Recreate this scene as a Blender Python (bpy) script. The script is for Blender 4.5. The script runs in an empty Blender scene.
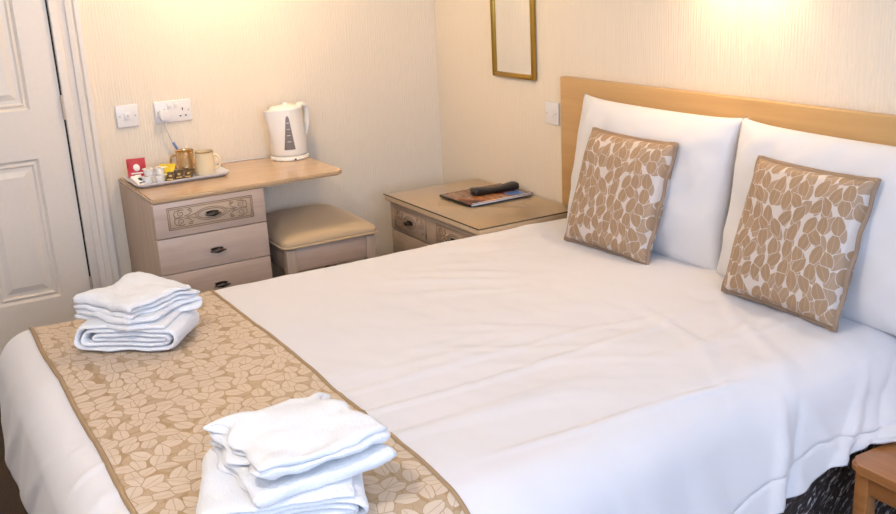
import bpy, bmesh, math, random
from mathutils import Vector, Matrix, noise
random.seed(7)
S = bpy.context.scene
C = S.collection
PI = math.pi

# ------------------------------------------------------------------ camera
yaw, pitch, roll, fpx = -0.5134, -0.2901, -0.0519, 995.76
fwd = Vector((-math.sin(yaw)*math.cos(pitch), math.cos(yaw)*math.cos(pitch), math.sin(pitch)))
rgt = Vector((math.cos(yaw), math.sin(yaw), 0)); upv = rgt.cross(fwd)
r2 = rgt*math.cos(roll) + upv*math.sin(roll); u2 = -rgt*math.sin(roll) + upv*math.cos(roll)
cam = bpy.data.objects.new('camera', bpy.data.cameras.new('camera')); C.objects.link(cam)
mw = Matrix((r2, u2, -fwd)).transposed().to_4x4(); mw.translation = (-2.259, -4.0107, 1.5303)
cam.matrix_world = mw
cam.data.sensor_width = 36; cam.data.lens = fpx/896*36; cam.data.clip_start = .02
S.camera = cam

# ------------------------------------------------------------------ world, daylight, exposure
w = bpy.data.worlds.new('daylight'); S.world = w; w.use_nodes = True
bg = w.node_tree.nodes['Background']; bg.inputs[0].default_value = (.62, .80, 1, 1); bg.inputs[1].default_value = 1.2
S.view_settings.view_transform = 'Standard'; S.view_settings.look = 'None'
S.view_settings.gamma = 1; S.view_settings.use_curve_mapping = False
S.view_settings.exposure = 0.49
cy = S.cycles
cy.max_bounces = 5; cy.diffuse_bounces = 3; cy.glossy_bounces = 3; cy.transmission_bounces = 2; cy.transparent_max_bounces = 6
cy.caustics_reflective = False; cy.caustics_refractive = False
WX0, WX1, WZ0, WZ1, WY = -3.0, -0.9, 0.95, 2.15, -5.0     # window in the wall behind the camera
L = bpy.data.lights.new('window_daylight', 'AREA'); L.shape = 'RECTANGLE'; L.size = WX1-WX0; L.size_y = WZ1-WZ0
L.energy = 62; L.color = (.58, .71, 1)
lo = bpy.data.objects.new('window_daylight', L); C.objects.link(lo)
lo.location = ((WX0+WX1)/2, WY-.16, (WZ0+WZ1)/2); lo.rotation_euler = (PI/2, 0, 0)   # faces +y

def pointlight(name, loc, e, col, r, parent=None):
    l = bpy.data.lights.new(name, 'POINT'); l.energy = e; l.color = col; l.shadow_soft_size = r
    o = bpy.data.objects.new(name, l); C.objects.link(o); o.location = loc
    return o

# ------------------------------------------------------------------ material helpers
def new(name):
    m = bpy.data.materials.new(name); m.use_nodes = True
    nt = m.node_tree; return m, nt, nt.nodes['Principled BSDF']
def node(nt, t, **kw):
    n = nt.nodes.new('ShaderNode'+t)
    for k, v in kw.items(): setattr(n, k, v)
    return n
def setin(n, i, v, nt):
    if hasattr(v, 'is_linked'): nt.links.new(v, n.inputs[i])
    else: n.inputs[i].default_value = v
def math_(nt, op, a, b=0., c=None):
    n = node(nt, 'Math', operation=op); setin(n, 0, a, nt); setin(n, 1, b, nt)
    if c is not None: setin(n, 2, c, nt)
    return n.outputs[0]
def ramp(nt, fac, stops):
    n = node(nt, 'ValToRGB'); nt.links.new(fac, n.inputs[0])
    els = n.color_ramp.elements
    while len(els) < len(stops): els.new(.5)
    for e, (p, c) in zip(els, stops): e.position = p; e.color = (*c, 1)
    return n.outputs[0]
def mixc(nt, fac, a, b):
    n = node(nt, 'Mix', data_type='RGBA'); setin(n, 0, fac, nt)
    for i, v in ((6, a), (7, b)):
        if hasattr(v, 'is_linked'): nt.links.new(v, n.inputs[i])
        else: n.inputs[i].default_value = (*v, 1)
    return n.outputs[2]
def bump(nt, p, h, strength, dist):
    n = node(nt, 'Bump'); n.inputs['Strength'].default_value = strength; n.inputs['Distance'].default_value = dist
    nt.links.new(h, n.inputs['Height']); nt.links.new(n.outputs[0], p.inputs['Normal'])
def coords(nt, scale=(1, 1, 1), src='Object'):
    t = node(nt, 'TexCoord'); mp = node(nt, 'Mapping'); mp.inputs['Scale'].default_value = scale
    nt.links.new(t.outputs[src], mp.inputs[0]); return mp.outputs[0]
def noise_(nt, vec, scale, detail=4, rough=.55, dist=0):
    n = node(nt, 'TexNoise'); n.inputs['Scale'].default_value = scale; n.inputs['Detail'].default_value = detail
    n.inputs['Roughness'].default_value = rough; n.inputs['Distortion'].default_value = dist
    nt.links.new(vec, n.inputs['Vector']); return n.outputs[0]
def plain(name, col, rough=.5, metal=0, **kw):
    m, nt, p = new(name); p.inputs['Base Color'].default_value = (*col, 1)
    p.inputs['Roughness'].default_value = rough; p.inputs['Metallic'].default_value = metal
    for k, v in kw.items(): p.inputs[k].default_value = v
    f = noise_(nt, coords(nt), 60, 3)
    nt.links.new(mixc(nt, f, tuple(c*.97 for c in col), tuple(min(1, c*1.03) for c in col)), p.inputs['Base Color'])
    return m
def wood(name, dark, light, axis, rough=.45, scale=1, coat=0):
    m, nt, p = new(name); sc = [42*scale]*3; sc['xyz'.index(axis)] = 2.2*scale
    v = coords(nt, sc); f = noise_(nt, v, 1, 6, .6, .6)
    sc2 = [160*scale]*3; sc2['xyz'.index(axis)] = 9*scale
    g = noise_(nt, coords(nt, sc2), 1, 3, .6)
    col = ramp(nt, f, [(.25, dark), (.75, light)])
    col = mixc(nt, math_(nt, 'MULTIPLY', g, .35), col, tuple(c*.72 for c in dark))
    nt.links.new(col, p.inputs['Base Color']); p.inputs['Roughness'].default_value = rough
    p.inputs['Coat Weight'].default_value = coat; p.inputs['Coat Roughness'].default_value = .12
    bump(nt, p, g, .08, .002); return m
def fabric(name, col, rough=.85, weave=900, bstr=.12, sheen=.2, big=0):
    m, nt, p = new(name); p.inputs['Base Color'].default_value = (*col, 1); p.inputs['Roughness'].default_value = rough
    p.inputs['Sheen Weight'].default_value = sheen; p.inputs['Specular IOR Level'].default_value = .25
    f = noise_(nt, coords(nt), weave, 2)
    nt.links.new(mixc(nt, f, tuple(c*.96 for c in col), col), p.inputs['Base Color'])
    bump(nt, p, f, bstr, .002); return m
def wallpaper(name, col):
    m, nt, p = new(name)
    t = node(nt, 'TexCoord'); s = node(nt, 'SeparateXYZ'); nt.links.new(t.outputs['Object'], s.inputs[0])
    h = math_(nt, 'ADD', s.outputs[0], s.outputs[1])
    cb = node(nt, 'CombineXYZ'); nt.links.new(math_(nt, 'MULTIPLY', h, 100), cb.inputs[0]); nt.links.new(math_(nt, 'MULTIPLY', s.outputs[2], 10), cb.inputs[1])
    f = noise_(nt, cb.outputs[0], 1, 3, .6, .7)
    wv = node(nt, 'TexWave', wave_type='BANDS', bands_direction='X'); wv.inputs['Scale'].default_value = .28
    wv.inputs['Distortion'].default_value = 5; wv.inputs['Detail'].default_value = 2; nt.links.new(cb.outputs[0], wv.inputs[0])
    hh = math_(nt, 'ADD', f, math_(nt, 'MULTIPLY', wv.outputs['Fac'], .5))
    nt.links.new(mixc(nt, math_(nt, 'MULTIPLY', hh, .8), tuple(c*.93 for c in col), col), p.inputs['Base Color'])
    p.inputs['Roughness'].default_value = .75; p.inputs['Specular IOR Level'].default_value = .3
    bump(nt, p, hh, .42, .004); return m
def leaves(name, ground, leaf, vein, scale, length, width, spread, ground_rough, leaf_rough, gmetal=0, mean=0.):
    m, nt, p = new(name)
    uv = node(nt, 'TexCoord').outputs['UV']
    wob = node(nt, 'TexNoise'); wob.inputs['Scale'].default_value = 30; nt.links.new(uv, wob.inputs['Vector'])
    off = node(nt, 'VectorMath', operation='SCALE'); 
    sub = node(nt, 'VectorMath', operation='SUBTRACT'); nt.links.new(wob.outputs['Color'], sub.inputs[0]); sub.inputs[1].default_value = (.5, .5, .5)
    nt.links.new(sub.outputs[0], off.inputs[0]); off.inputs['Scale'].default_value = .006
    add = node(nt, 'VectorMath', operation='ADD'); nt.links.new(uv, add.inputs[0]); nt.links.new(off.outputs[0], add.inputs[1])
    masks, veins, ds = [], [], []
    for k in range(2):
        mp = node(nt, 'Mapping'); nt.links.new(add.outputs[0], mp.inputs[0]); mp.inputs['Location'].default_value = (.137*k, .091*k, 0)
        vec = mp.outputs[0]
        vo = node(nt, 'TexVoronoi', voronoi_dimensions='2D'); vo.inputs['Scale'].default_value = scale; vo.inputs['Randomness'].default_value = .7
        nt.links.new(vec, vo.inputs['Vector'])
        lv = node(nt, 'VectorMath', operation='SUBTRACT'); nt.links.new(vec, lv.inputs[0]); nt.links.new(vo.outputs['Position'], lv.inputs[1])
        sc = node(nt, 'SeparateColor'); nt.links.new(vo.outputs['Color'], sc.inputs[0])
        ang = math_(nt, 'ADD', math_(nt, 'MULTIPLY', math_(nt, 'SUBTRACT', sc.outputs[0], .5), spread), mean)
        ro = node(nt, 'VectorRotate', rotation_type='Z_AXIS'); nt.links.new(lv.outputs[0], ro.inputs['Vector']); nt.links.new(ang, ro.inputs['Angle'])
        sp = node(nt, 'SeparateXYZ'); nt.links.new(ro.outputs[0], sp.inputs[0])
        lx = math_(nt, 'DIVIDE', sp.outputs[0], length/2); ay = math_(nt, 'ABSOLUTE', sp.outputs[1])
        prof = math_(nt, 'SUBTRACT', 1., math_(nt, 'MULTIPLY', lx, lx))
        d = math_(nt, 'SUBTRACT', math_(nt, 'MULTIPLY', prof, width/2), ay)      # >0 inside the leaf, metres
        # keep clear of the neighbouring cell
        ve = node(nt, 'TexVoronoi', voronoi_dimensions='2D', feature='DISTANCE_TO_EDGE'); ve.inputs['Scale'].default_value = scale; ve.inputs['Randomness'].default_value = .7
        nt.links.new(vec, ve.inputs['Vector'])
        de = math_(nt, 'SUBTRACT', math_(nt, 'DIVIDE', ve.outputs['Distance'], scale), .0007)
        d = math_(nt, 'MINIMUM', d, de)
        mr = node(nt, 'MapRange'); mr.inputs[1].default_value = -.0003; mr.inputs[2].default_value = .0006; nt.links.new(d, mr.inputs[0])
        vn = node(nt, 'MapRange'); vn.inputs[1].default_value = .0012; vn.inputs[2].default_value = .0004; nt.links.new(ay, vn.inputs[0])
        ds.append(d); masks.append(mr.outputs[0]); veins.append(vn.outputs[0])
    # layers overlap: an upper leaf hides the lower ones, with a thin dark outline
    mask, vein_m = masks[0], math_(nt, 'MULTIPLY', masks[0], veins[0])
    for k in (1,):
        fr = node(nt, 'MapRange'); fr.inputs[1].default_value = -.0008; fr.inputs[2].default_value = -.0016; nt.links.new(ds[0], fr.inputs[0]); free = fr.outputs[0]
        vein_m = math_(nt, 'MAXIMUM', vein_m, math_(nt, 'MULTIPLY', math_(nt, 'MULTIPLY', masks[k], veins[k]), free))
        mask = math_(nt, 'MAXIMUM', mask, math_(nt, 'MULTIPLY', math_(nt, 'MULTIPLY', masks[k], free), .3 if name.startswith('runner') else .9))
    fine = noise_(nt, uv, 1400, 2)
    big = noise_(nt, uv, 35, 3)
    leafc = mixc(nt, big, tuple(c*.88 for c in leaf), leaf)
    col = mixc(nt, mask, ground, leafc)
    col = mixc(nt, math_(nt, 'MULTIPLY', vein_m, .8), col, vein)
    col = mixc(nt, math_(nt, 'MULTIPLY', fine, .2), col, tuple(c*.8 for c in leaf))
    nt.links.new(col, p.inputs['Base Color'])
    rr = node(nt, 'MapRange'); rr.inputs[3].default_value = ground_rough; rr.inputs[4].default_value = leaf_rough; nt.links.new(mask, rr.inputs[0])
    nt.links.new(rr.outputs[0], p.inputs['Roughness'])
    if gmetal:
        gm = node(nt, 'MapRange'); gm.inputs[3].default_value = gmetal; gm.inputs[4].default_value = 0; nt.links.new(mask, gm.inputs[0]); nt.links.new(gm.outputs[0], p.inputs['Metallic'])
    hgt = math_(nt, 'ADD', math_(nt, 'SUBTRACT', mask, math_(nt, 'MULTIPLY', vein_m, .5)), math_(nt, 'MULTIPLY', fine, .2))
    bump(nt, p, hgt, .35, .0015); return m

M = {}
M['wall'] = wallpaper('cream_ribbed_wallpaper', (.875, .775, .635))
M['ceiling'] = plain('ceiling_paint', (.85, .83, .78), .9)
M['gloss'] = plain('white_gloss_paint', (.84, .76, .67), .35)
M['plastic'] = plain('white_plastic', (.83, .81, .80), .3)
M['kettle'] = plain('cream_white_plastic', (.86, .83, .77), .28)
M['dark'] = plain('dark_plastic', (.012, .011, .011), .35)
M['hole'] = plain('black_slot', (.02, .018, .016), .8)  # socket slots, and the shade painted into the door gap
M['body_wood'] = wood('washed_oak_carcass', (.46, .335, .245), (.63, .49, .38), 'z', .5)
M['drawer_wood'] = wood('washed_oak_drawer', (.54, .385, .295), (.70, .55, .445), 'x', .42)
M['drawer_wood_y'] = wood('washed_oak_drawer_side', (.45, .33, .24), (.58, .46, .36), 'y', .45)
M['carve'] = plain('carved_tan', (.58, .43, .30), .5)
M['carve_line'] = plain('carved_line_brown', (.30, .19, .12), .55)
M['top_wood'] = wood('warm_oak_top', (.52, .33, .17), (.70, .48, .28), 'x', .2, coat=.35)
M['bed_wood'] = wood('golden_oak_headboard', (.55, .33, .13), (.68, .43, .19), 'y', .35, scale=.6)
M['side_top'] = wood('pale_oak_top', (.68, .50, .31), (.75, .57, .38), 'y', .4, scale=.7)
M['brown_wood'] = wood('brown_oak', (.35, .13, .036), (.50, .215, .068), 'y', .3, coat=.2)
M['bronze'] = plain('aged_bronze', (.075, .06, .05), .38, .85)
M['brass'] = plain('brass', (.62, .42, .15), .3, .9)
M['hinge'] = plain('painted_hinge', (.62, .50, .40), .4, .3)
M['gold'] = plain('gold_frame', (.42, .25, .04), .32, .75)
M['chrome'] = plain('chrome', (.8, .8, .8), .15, 1)
M['tan'] = fabric('tan_seat_fabric', (.55, .41, .25), .8, 700)
M['sheet'] = fabric('white_cotton', (.76, .735, .745), .85, 1300, .06)
M['pillow'] = fabric('white_pillowcase', (.79, .77, .775), .85, 1300, .06)
M['towel'] = fabric('white_terry', (.84, .84, .85), 1, 260, 1.0, .4)
M['divider'] = plain('runner_piping', (.36, .24, .13), .6)
M['runner'] = leaves('runner_jacquard', (.36, .225, .10), (.66, .53, .405), (.40, .27, .15), 27, .060, .033, 4.6, .45, .6)
M['cushion'] = leaves('cushion_jacquard', (.64, .58, .54), (.385, .25, .145), (.50, .36, .24), 24, .060, .031, 1.7, .42, .6, 0, PI/2)
M['cush_edge'] = plain('cushion_piping', (.30, .205, .135), .55)
M['tray'] = plain('melamine_tray', (.72, .74, .80), .25)
M['mug'] = plain('cream_glaze', (.80, .66, .43), .08)
M['mug_gold'] = plain('lustre_glaze', (.72, .47, .24), .12, .75)
M['red'] = plain('red_foil', (.50, .015, .02), .4)
M['white_pr'] = plain('white_print', (.85, .83, .80), .5)
M['yellow'] = plain('yellow_foil', (.75, .55, .02), .35)
M['brown_foil'] = plain('brown_foil', (.06, .035, .02), .3)
M['gold_pr'] = plain('gold_print', (.60, .42, .13), .4)
M['black_pr'] = plain('black_print', (.02, .02, .02), .5)
M['cable'] = plain('white_cable', (.75, .72, .68), .5)
M['tag'] = plain('blue_tag', (.18, .25, .55), .5)
M['paper'] = plain('page_edges', (.72, .73, .78), .7)
M['shade'] = None
def mk_shade():
    m, nt, p = new('cream_lampshade'); p.inputs['Base Color'].default_value = (.9, .75, .5, 1); p.inputs['Roughness'].default_value = .8
    p.inputs['Emission Color'].default_value = (1, .72, .42, 1); p.inputs['Emission Strength'].default_value = 1.5
    f = noise_(nt, coords(nt), 300, 2); bump(nt, p, f, .1, .002); return m
M['shade'] = mk_shade()
def mk_mirror():
    m, nt, p = new('mirror_glass'); p.inputs['Base Color'].default_value = (.93, .93, .90, 1); p.inputs['Metallic'].default_value = 1
    f = noise_(nt, coords(nt), 3, 1); nt.links.new(math_(nt, 'MULTIPLY', f, .03), p.inputs['Roughness']); return m
M['mirror'] = mk_mirror()
def mk_pane(name, tint, spec_w):
    m = bpy.data.materials.new(name); m.use_nodes = True; nt = m.node_tree
    for n in list(nt.nodes):
        if n.type == 'BSDF_PRINCIPLED': nt.nodes.remove(n)
    out = nt.nodes['Material Output']; tr = node(nt, 'BsdfTransparent'); tr.inputs[0].default_value = (*tint, 1)
    gl = node(nt, 'BsdfGlossy'); gl.inputs['Roughness'].default_value = .03
    lw = node(nt, 'LayerWeight'); lw.inputs[0].default_value = .5; mx = node(nt, 'MixShader')
    nt.links.new(math_(nt, 'ADD', .04*spec_w, math_(nt, 'MULTIPLY', math_(nt, 'POWER', lw.outputs['Facing'], 5.), .8*spec_w)), mx.inputs[0])
    nt.links.new(tr.outputs[0], mx.inputs[1]); nt.links.new(gl.outputs[0], mx.inputs[2]); nt.links.new(mx.outputs[0], out.inputs[0]); return m
M['pane'] = mk_pane('window_pane', (.96, .98, 1), 1)
M['glass_top'] = mk_pane('glass_top', (1, .99, .97), .7)
M['glass_edge'] = plain('dark_glass_edge', (.12, .09, .05), .15)
def mk_carpet():
    m, nt, p = new('brown_carpet'); f = noise_(nt, coords(nt), 260, 3, .7)
    nt.links.new(ramp(nt, f, [(.3, (.02, .012, .007)), (.7, (.13, .08, .045))]), p.inputs['Base Color']); p.inputs['Roughness'].default_value = 1
    bump(nt, p, f, 1, .01); return m
M['carpet'] = mk_carpet()
def mk_velvet():
    m, nt, p = new('crushed_velvet')
    mp = node(nt, 'Mapping', vector_type='TEXTURE'); mp.inputs['Rotation'].default_value = (0, -.75, 0); mp.inputs['Scale'].default_value = (1, 1, .3)
    nt.links.new(node(nt, 'TexCoord').outputs['Object'], mp.inputs[0])
    f = noise_(nt, mp.outputs[0], 26, 3, .6, 1.2)
    nt.links.new(ramp(nt, f, [(.50, (.045, .022, .016)), (.56, (.13, .085, .07)), (.60, (.80, .74, .72))]), p.inputs['Base Color'])  # pale end puts the silvery glints of the pile into the colour
    p.inputs['Roughness'].default_value = .45; p.inputs['Sheen Weight'].default_value = .08; p.inputs['Sheen Roughness'].default_value = .3
    bump(nt, p, f, 1, .02); return m
M['velvet'] = mk_velvet()
def mk_cover():
    m, nt, p = new('magazine_cover'); v = coords(nt, (9, 5, 1)); f = noise_(nt, v, 1.2, 3, .5, .8)
    col = ramp(nt, f, [(.30, (.03, .02, .02)), (.42, (.20, .05, .025)), (.50, (.42, .17, .05)), (.56, (.20, .08, .05)), (.64, (.40, .27, .18))])
    nt.links.new(col, p.inputs['Base Color']); p.inputs['Roughness'].default_value = .25; return m
M['cover'] = mk_cover()
M['blue_pr'] = plain('cover_blue', (.10, .20, .50), .3)
M['orange_pr'] = plain('cover_orange', (.30, .14, .055), .3)

# ------------------------------------------------------------------ mesh helpers
def tag(o, label=None, cat=None, group=None, kind=None):
    if label: o['label'] = label
    if cat: o['category'] = cat
    if group: o['group'] = group
    if kind: o['kind'] = kind
    return o
def thing(name, loc, label, cat, group=None, rz=0):
    o = bpy.data.objects.new(name, None); C.objects.link(o); o.location = loc; o.rotation_euler = (0, 0, rz); o.empty_display_size = .05
    return tag(o, label, cat, group)
def link(name, me, mat, parent=None, local=False, smooth=True):
    o = bpy.data.objects.new(name, me); C.objects.link(o)
    if mat is not None: me.materials.append(M[mat] if isinstance(mat, str) else mat)
    if smooth:
        me.polygons.foreach_set('use_smooth', [True]*len(me.polygons))
    if parent:
        o.parent = parent
        if not local and parent.type == 'EMPTY': o.matrix_parent_inverse = Matrix.Translation(parent.location).inverted()
    return o
def fin(name, bm, mat, parent=None, local=False, smooth=False, sharp=None):
    bmesh.ops.recalc_face_normals(bm, faces=bm.faces)
    me = bpy.data.meshes.new(name); bm.to_mesh(me); bm.free()
    if smooth:
        me.polygons.foreach_set('use_smooth', [True]*len(me.polygons))
        if sharp: me.set_sharp_from_angle(angle=sharp)
    return link(name, me, mat, parent, local, smooth=False)
def bbox(bm, x0, x1, y0, y1, z0, z1, bev=0, seg=2):
    t = bmesh.new(); bmesh.ops.create_cube(t, size=1)
    for v in t.verts:
        v.co = Vector((x0 + (v.co.x+.5)*(x1-x0), y0 + (v.co.y+.5)*(y1-y0), z0 + (v.co.z+.5)*(z1-z0)))
    if bev: bmesh.ops.bevel(t, geom=t.edges[:], offset=bev, segments=seg, profile=.5, affect='EDGES')
    me = bpy.data.meshes.new('tmp'); t.to_mesh(me); t.free(); bm.from_mesh(me); bpy.data.meshes.remove(me)
    return bm
def box(name, x0, x1, y0, y1, z0, z1, mat, parent=None, bev=.003, seg=2, local=False):
    bm = bmesh.new(); bbox(bm, min(x0, x1), max(x0, x1), min(y0, y1), max(y0, y1), z0, z1, bev, seg)
    return fin(name, bm, mat, parent, local, smooth=bev > 0, sharp=.9)
def tube_bm(bm, pts, r, n=8, caps=True):
    pts = [Vector(p) for p in pts]; rings = []
    up = None
    for i, p in enumerate(pts):
        t = (pts[min(i+1, len(pts)-1)] - pts[max(i-1, 0)]).normalized()
        if up is None: up = t.orthogonal().normalized()
        up = (up - t*up.dot(t)); up = up.normalized() if up.length > 1e-6 else t.orthogonal().normalized()
        b = t.cross(up); rr = r[i] if isinstance(r, (list, tuple)) else r
        rings.append([bm.verts.new(p + (up*math.cos(a) + b*math.sin(a))*rr) for a in [2*PI*k/n for k in range(n)]])
    for A, B in zip(rings, rings[1:]):
        for k in range(n): bm.faces.new((A[k], A[(k+1) % n], B[(k+1) % n], B[k]))
    if caps: bm.faces.new(rings[0][::-1]); bm.faces.new(rings[-1])
    return bm
def tube(name, pts, r, mat, parent=None, n=8, local=False):
    return fin(name, tube_bm(bmesh.new(), pts, r, n), mat, parent, local, smooth=True, sharp=1.2)
def lathe_bm(bm, prof, n=32, center=(0, 0, 0), axis='z'):
    c = Vector(center); rings = []
    for r, z in prof:
        if r < 1e-6: rings.append([bm.verts.new(c + axv(0, 0, z, axis))]); continue
        rings.append([bm.verts.new(c + axv(r*math.cos(2*PI*k/n), r*math.sin(2*PI*k/n), z, axis)) for k in range(n)])
    for A, B in zip(rings, rings[1:]):
        for k in range(n):
            a0, a1 = A[k % len(A)], A[(k+1) % len(A)]; b0, b1 = B[k % len(B)], B[(k+1) % len(B)]
            vs = []
            for v in (a0, a1, b1, b0):
                if v not in vs: vs.append(v)
            if len(vs) > 2: bm.faces.new(vs)
    return bm
def axv(x, y, z, axis):
    return Vector({'z': (x, y, z), 'x': (z, x, y), 'y': (x, z, y)}[axis])
def lathe(name, prof, mat, parent=None, center=(0, 0, 0), n=32, axis='z', local=False):
    return fin(name, lathe_bm(bmesh.new(), prof, n, center, axis), mat, parent, local, smooth=True, sharp=.8)
def prism_bm(bm, poly, d0, d1, f):
    """poly: 2D outline, f(u, v, d) -> 3D"""
    a = [bm.verts.new(f(u, v, d0)) for u, v in poly]; b = [bm.verts.new(f(u, v, d1)) for u, v in poly]
    bm.faces.new(a[::-1]); bm.faces.new(b); n = len(poly)
    for k in range(n): bm.faces.new((a[k], a[(k+1) % n], b[(k+1) % n], b[k]))
    return bm
def grid_mesh(name, nu, nv, fn, uvfn=None):
    vs = [fn(i/nu, j/nv) for j in range(nv+1) for i in range(nu+1)]
    fs = [(j*(nu+1)+i, j*(nu+1)+i+1, (j+1)*(nu+1)+i+1, (j+1)*(nu+1)+i) for j in range(nv) for i in range(nu)]
    me = bpy.data.meshes.new(name); me.from_pydata([tuple(v) for v in vs], [], fs)
    if uvfn:
        uvl = me.uv_layers.new(name='UVMap'); uvs = [uvfn(i/nu, j/nv) for j in range(nv+1) for i in range(nu+1)]
        for l in me.loops: uvl.data[l.index].uv = uvs[l.vertex_index]
    me.update(); return me
def sstep(a, b, x):
    t = max(0., min(1., (x-a)/(b-a))); return t*t*(3-2*t)

# ------------------------------------------------------------------ setting
RX, RY, H = -3.3, WY, 2.45
def struct(o, label=None): o['kind'] = 'structure'; return o
struct(box('floor', RX, .12, RY-.12, .12, -.1, 0, 'carpet', bev=0))
struct(box('ceiling', RX, .12, RY-.12, .12, H, H+.1, 'ceiling', bev=0))
struct(box('wall_right', 0, .12, RY-.12, .12, 0, H, 'wall', bev=0))
struct(box('wall_left', RX-.12, RX, RY-.12, .12, 0, H, 'wall', bev=0))
DX0, DX1, DH = -2.405, -1.632, 2.0          # door opening
bm = bmesh.new(); bbox(bm, DX1, 0, 0, .12, 0, H); bbox(bm, RX, DX0, 0, .12, 0, H); bbox(bm, DX0, DX1, 0, .12, DH, H)
struct(fin('wall_back', bm, 'wall'))
bm = bmesh.new(); bbox(bm, RX, WX0, RY-.12, RY, 0, H); bbox(bm, WX1, 0, RY-.12, RY, 0, H); bbox(bm, WX0, WX1, RY-.12, RY, 0, WZ0); bbox(bm, WX0, WX1, RY-.12, RY, WZ1, H)
struct(fin('wall_front', bm, 'wall'))
# window: frame, mullion, two panes, sill
win = struct(box('window_1', WX0, WX1, RY-.09, RY-.04, WZ0, WZ0+.05, 'gloss'))
xm = (WX0+WX1)/2
for a in ((WX0, WX0+.05, WZ0, WZ1), (WX1-.05, WX1, WZ0, WZ1), (xm-.025, xm+.025, WZ0, WZ1), (WX0, WX1, WZ1-.05, WZ1)):
    box('window_frame', a[0], a[1], RY-.09, RY-.04, a[2], a[3], 'gloss', win)
box('window_sill', WX0-.05, WX1+.05, RY-.05, RY+.10, WZ0-.03, WZ0, 'gloss', win)
for a in ((WX0+.05, xm-.025), (xm+.025, WX1-.05)): box('pane', a[0], a[1], RY-.068, RY-.062, WZ0+.05, WZ1-.05, 'pane', win, bev=0)
# baseboards
struct(box('baseboard_back', -1.46, -.016, -.016, 0, 0, .12, 'gloss', bev=.004))
struct(box('baseboard_right', -.016, 0, RY, 0, 0, .12, 'gloss', bev=.004))
struct(box('baseboard_left', RX, RX+.016, RY, -.0, 0, .12, 'gloss', bev=.004))
struct(box('baseboard_front', RX+.016, -.016, RY, RY+.016, 0, .12, 'gloss', bev=.004))
# door frame: jamb, stop and moulded architrave
tr = struct(box('trim_1', DX1-.001, DX1+.03, -.012, .12, 0, DH+.03, 'gloss', bev=.003))
prof = [(0, 0), (.012, .006), (.030, .010), (.034, .018), (.052, .022), (.058, .016), (.064, .024), (.078, .026), (.086, .020), (.090, .0)]
def arch(x0, sgn):
    bm = bmesh.new(); pl = [(x0 + sgn*u, v) for u, v in prof] ; pl = pl if sgn > 0 else pl[::-1]
    prism_bm(bm, pl, 0, DH+.10, lambda u, v, d: Vector((u, -v, d))); return fin('architrave', bm, 'gloss', tr)
arch(DX1+.022, 1); arch(DX0-.022, -1)
box('jamb', DX0-.03, DX0+.001, -.012, .12, 0, DH+.03, 'gloss', tr); box('head_jamb', DX0, DX1, -.012, .12, DH, DH+.03, 'gloss', tr)
box('head_architrave', DX0-.1, DX1+.1, -.024, 0, DH+.02, DH+.10, 'gloss', tr)
box('gap_shade_strip', DX1-.0085, DX1-.0005, .010, .06, 0, DH, 'hole', tr, bev=0)  # black strip stands in for the shade inside the door gap
# door: slab with raised-and-fielded panels in a 2 x 3 layout
def panel_ring(bm, x0, x1, z0, z1, y0):
    steps = [(0, 0), (.010, .010), (.020, .004), (.028, .010), (.040, .010), (.062, .003)]
    loops = []
    for ins, dep in steps:
        loops.append([bm.verts.new((x, y0+dep, z)) for x, z in ((x0+ins, z0+ins), (x1-ins, z0+ins), (x1-ins, z1-ins), (x0+ins, z1-ins))])
    for A, B in zip(loops, loops[1:]):
        for k in range(4): bm.faces.new((A[k], A[(k+1) % 4], B[(k+1) % 4], B[k]))
    bm.faces.new(loops[-1])
xs = [DX0+.004, -2.29, -2.04, -2.0, -1.752, DX1-.008]; xs[1], xs[2], xs[3] = -2.285, -2.065, -1.985
zs = [.012, .335, .885, 1.07, 1.55, 1.66, 1.88, DH-.004]
bm = bmesh.new(); yf = .004
for i in range(5):
    for j in range(7):
        if i in (1, 3) and j in (1, 3, 5): continue
        v = [bm.verts.new(c) for c in ((xs[i], yf, zs[j]), (xs[i+1], yf, zs[j]), (xs[i+1], yf, zs[j+1]), (xs[i], yf, zs[j+1]))]; bm.faces.new(v)
bmesh.ops.remove_doubles(bm, verts=bm.verts, dist=1e-4)
bo = [e for e in bm.edges if e.is_boundary and all(abs(v.co.x-xs[0]) < 1e-4 for v in e.verts) or e.is_boundary and all(abs(v.co.x-xs[5]) < 1e-4 for v in e.verts) or e.is_boundary and all(abs(v.co.z-zs[0]) < 1e-4 for v in e.verts) or e.is_boundary and all(abs(v.co.z-zs[7]) < 1e-4 for v in e.verts)]
ex = bmesh.ops.extrude_edge_only(bm, edges=bo)
for v in [g for g in ex['geom'] if isinstance(g, bmesh.types.BMVert)]: v.co.y = .042
door = struct(fin('door_1', bm, 'gloss'))
for i in (1, 3):
    for j in (1, 3, 5):
        bm = bmesh.new(); panel_ring(bm, xs[i], xs[i+1], zs[j], zs[j+1], yf); fin('door_panel', bm, 'gloss', door)
for hz in (1.02, .30, 1.78):
    bm = bmesh.new()
    for k in range(5): lathe_bm(bm, [(0, 0), (.0058, .0005), (.0058, .0175), (0, .018)], 10, (DX1-.004, -.006, hz+k*.0185), 'z')
    bbox(bm, DX1-.010, DX1+.006, -.0085, .003, hz, hz+.092, .001, 1)
    fin('hinge', bm, 'hinge', door, smooth=False)
h = lathe('door_knob', [(0, .0), (.012, 0), (.012, .03), (.026, .04), (.028, .055), (.018, .068), (0, .07)], 'brass', door, (DX0+.07, -.066, 1.0), 20, 'y')

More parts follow.
